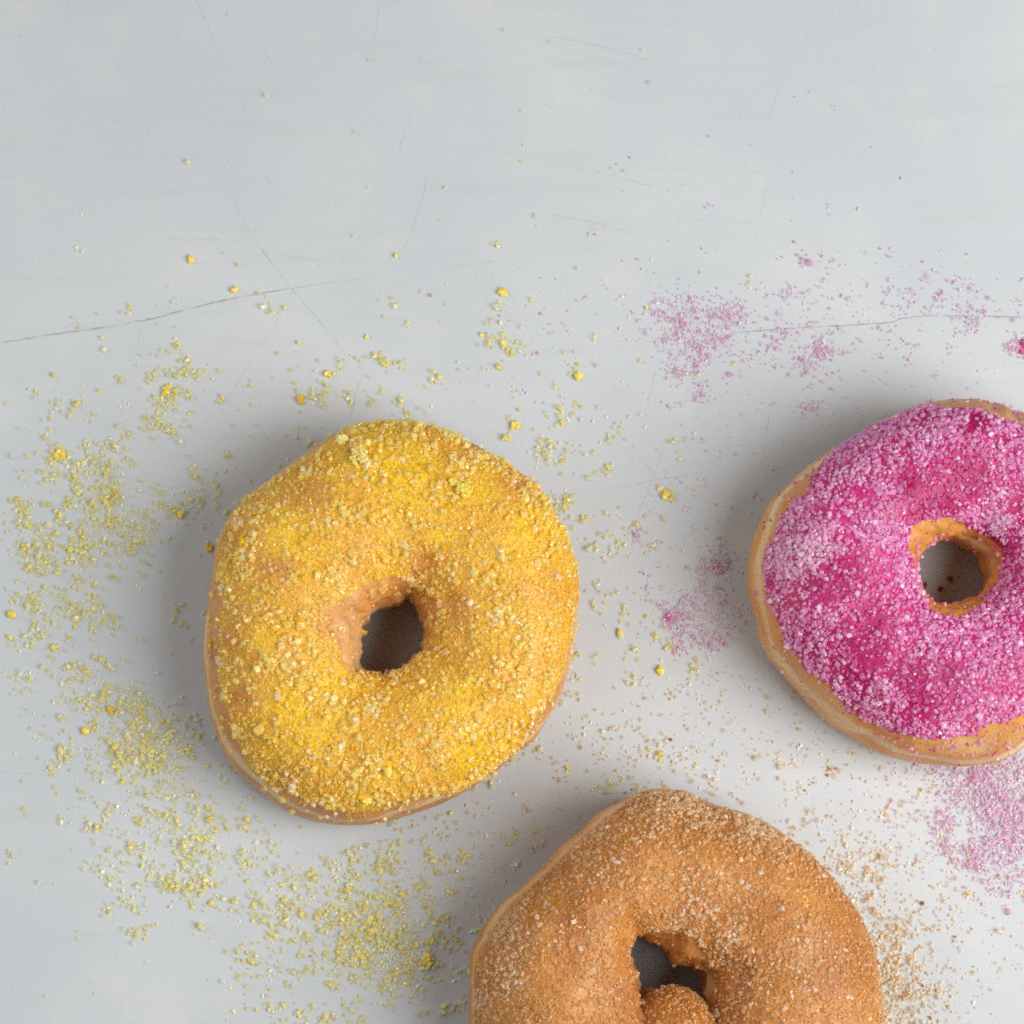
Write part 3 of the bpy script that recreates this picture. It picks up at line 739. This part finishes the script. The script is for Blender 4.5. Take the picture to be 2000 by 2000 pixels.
spill('spilled_yellow_sugar', 'loose pale yellow sugar crystals strewn around the yellow doughnut', [
    ('coarse', y_all[yl < 0.72], 6.3, 0.22, ypal, (5, 3, 1.6, 0.8), 0.96),
    ('coarse', y_all[yl >= 0.72], 4.6, 0.2, ypal, (5, 3, 1.6, 0.8), 0.96),
    ('coarse', lump_pts, 5.4, 0.25, [lin((255, 238, 124)), lin((253, 228, 96)), lin((255, 244, 164))], (4, 2, 4), 0.6),
    ('fine', scatter([(x, y, sx * 1.15, sy * 1.15, int(n * 0.18)) for x, y, sx, sy, n in YB]), 2.8, 0.3, ypal, (5, 3, 2, 0.6), 0.7)])

PB = [(1361,661,40,28,220),(1326,613,40,26,120),(1608,683,18,10,70),(1432,617,22,12,70),(1537,573,28,7,25),(1515,670,13,13,38),(1572,714,11,11,32),(1326,732,11,10,28),(1374,767,10,10,22),(1577,798,12,8,22),(1876,595,46,18,60),(1898,635,12,9,18),
      (1995,679,16,12,90),(1480,640,190,85,260),(1800,620,110,55,75),(1480,300,170,180,26),(1315,1206,12,12,80),(1327,1255,7,16,60),(1364,1181,36,22,120),(1397,1106,20,16,110),(1389,1247,18,13,85),(1240,1044,9,8,22),(1350,1170,70,80,90),(1400,900,70,60,36),
      (1913,1550,42,22,330),(1962,1585,38,36,330),(1948,1650,42,30,330),(1983,1614,24,30,200),(1841,1614,18,26,110),(1907,1678,18,18,80),(1970,1730,36,22,120),(1875,1512,38,10,110),(1960,1500,38,16,140),(2070,1620,55,80,380),(1800,1600,90,75,110),(1700,740,150,60,40)]
ppal = [lin((247, 214, 236)), lin((250, 226, 242)), lin((240, 184, 222)), lin((252, 246, 250))]
p_all = scatter(PB)
spill('spilled_pink_sugar', 'loose pink sugar dust strewn around the pink doughnut', [
    ('coarse', p_all[rng.random(len(p_all)) < 0.85], 3.9, 0.25, ppal, (5, 4, 1.5, 0.8), 0.97),
    ('coarse', scatter([(x, y, sx, sy, int(n * 0.04) + 1) for x, y, sx, sy, n in PB]), 4.8, 0.3, [lin((232, 160, 206)), lin((236, 176, 216))], (1, 1), 0.6),
    ('fine', scatter([(x, y, sx * 1.1, sy * 1.1, int(n * 1.0)) for x, y, sx, sy, n in PB]), 2.2, 0.3, [lin((232, 196, 218)), lin((236, 208, 226)), lin((226, 176, 208)), lin((236, 222, 232))], (4, 4, 2, 0.5), 0.6)])

BB = [(1716,1817,28,22,90),(1745,1890,36,36,240),(1762,1948,40,36,220),(1750,1750,100,120,330),(1900,1850,80,100,110),(1500,1470,190,75,230),(1250,1480,140,55,150),(800,1900,120,80,60),(900,1700,100,60,50),(1640,1640,60,80,110),(1690,1720,40,60,120),(1350,1340,60,30,25),(520,1900,60,50,30),(1790,2020,60,50,200)]
bpal = [lin((250, 226, 184)), lin((252, 240, 218)), lin((244, 204, 146)), lin((253, 249, 242))]
b_all = scatter(BB)
spill('spilled_cinnamon_sugar', 'loose brown cinnamon sugar strewn around the brown doughnut', [
    ('coarse', b_all, 4.5, 0.28, bpal, (4, 4, 2, 1), 0.85),
    ('coarse', scatter([(x, y, sx, sy, int(n * 0.03) + 1) for x, y, sx, sy, n in BB]), 4.0, 0.3, [lin((200, 128, 60)), lin((222, 162, 88)), lin((140, 88, 48))], (3, 4, 1), 0.2),
    ('fine', scatter([(x, y, sx * 1.1, sy * 1.1, int(n * 0.7)) for x, y, sx, sy, n in BB]), 2.5, 0.3, bpal, (4, 2, 4, 0.5), 0.6)])
# crumbs of pink sugar on the board inside the hole of the pink doughnut
for k, (px, py, r) in enumerate(((1855, 1131, 6), (1837, 1152, 7), (1806, 1143, 5))):
    lab = ('pink sugar crumb in the hole of the pink doughnut, topmost of three', 'pink sugar crumb in the hole of the pink doughnut, lowest of three', 'pink sugar crumb in the hole of the pink doughnut, leftmost of three')[k]
    tag(clump(px, py, 0, r, [lin((170, 60, 100)), lin((190, 90, 120))], 'sugar_crumb', None, 0.5, 8, 4.5), lab, 'sugar crumb', 'pink crumbs inside the hole')
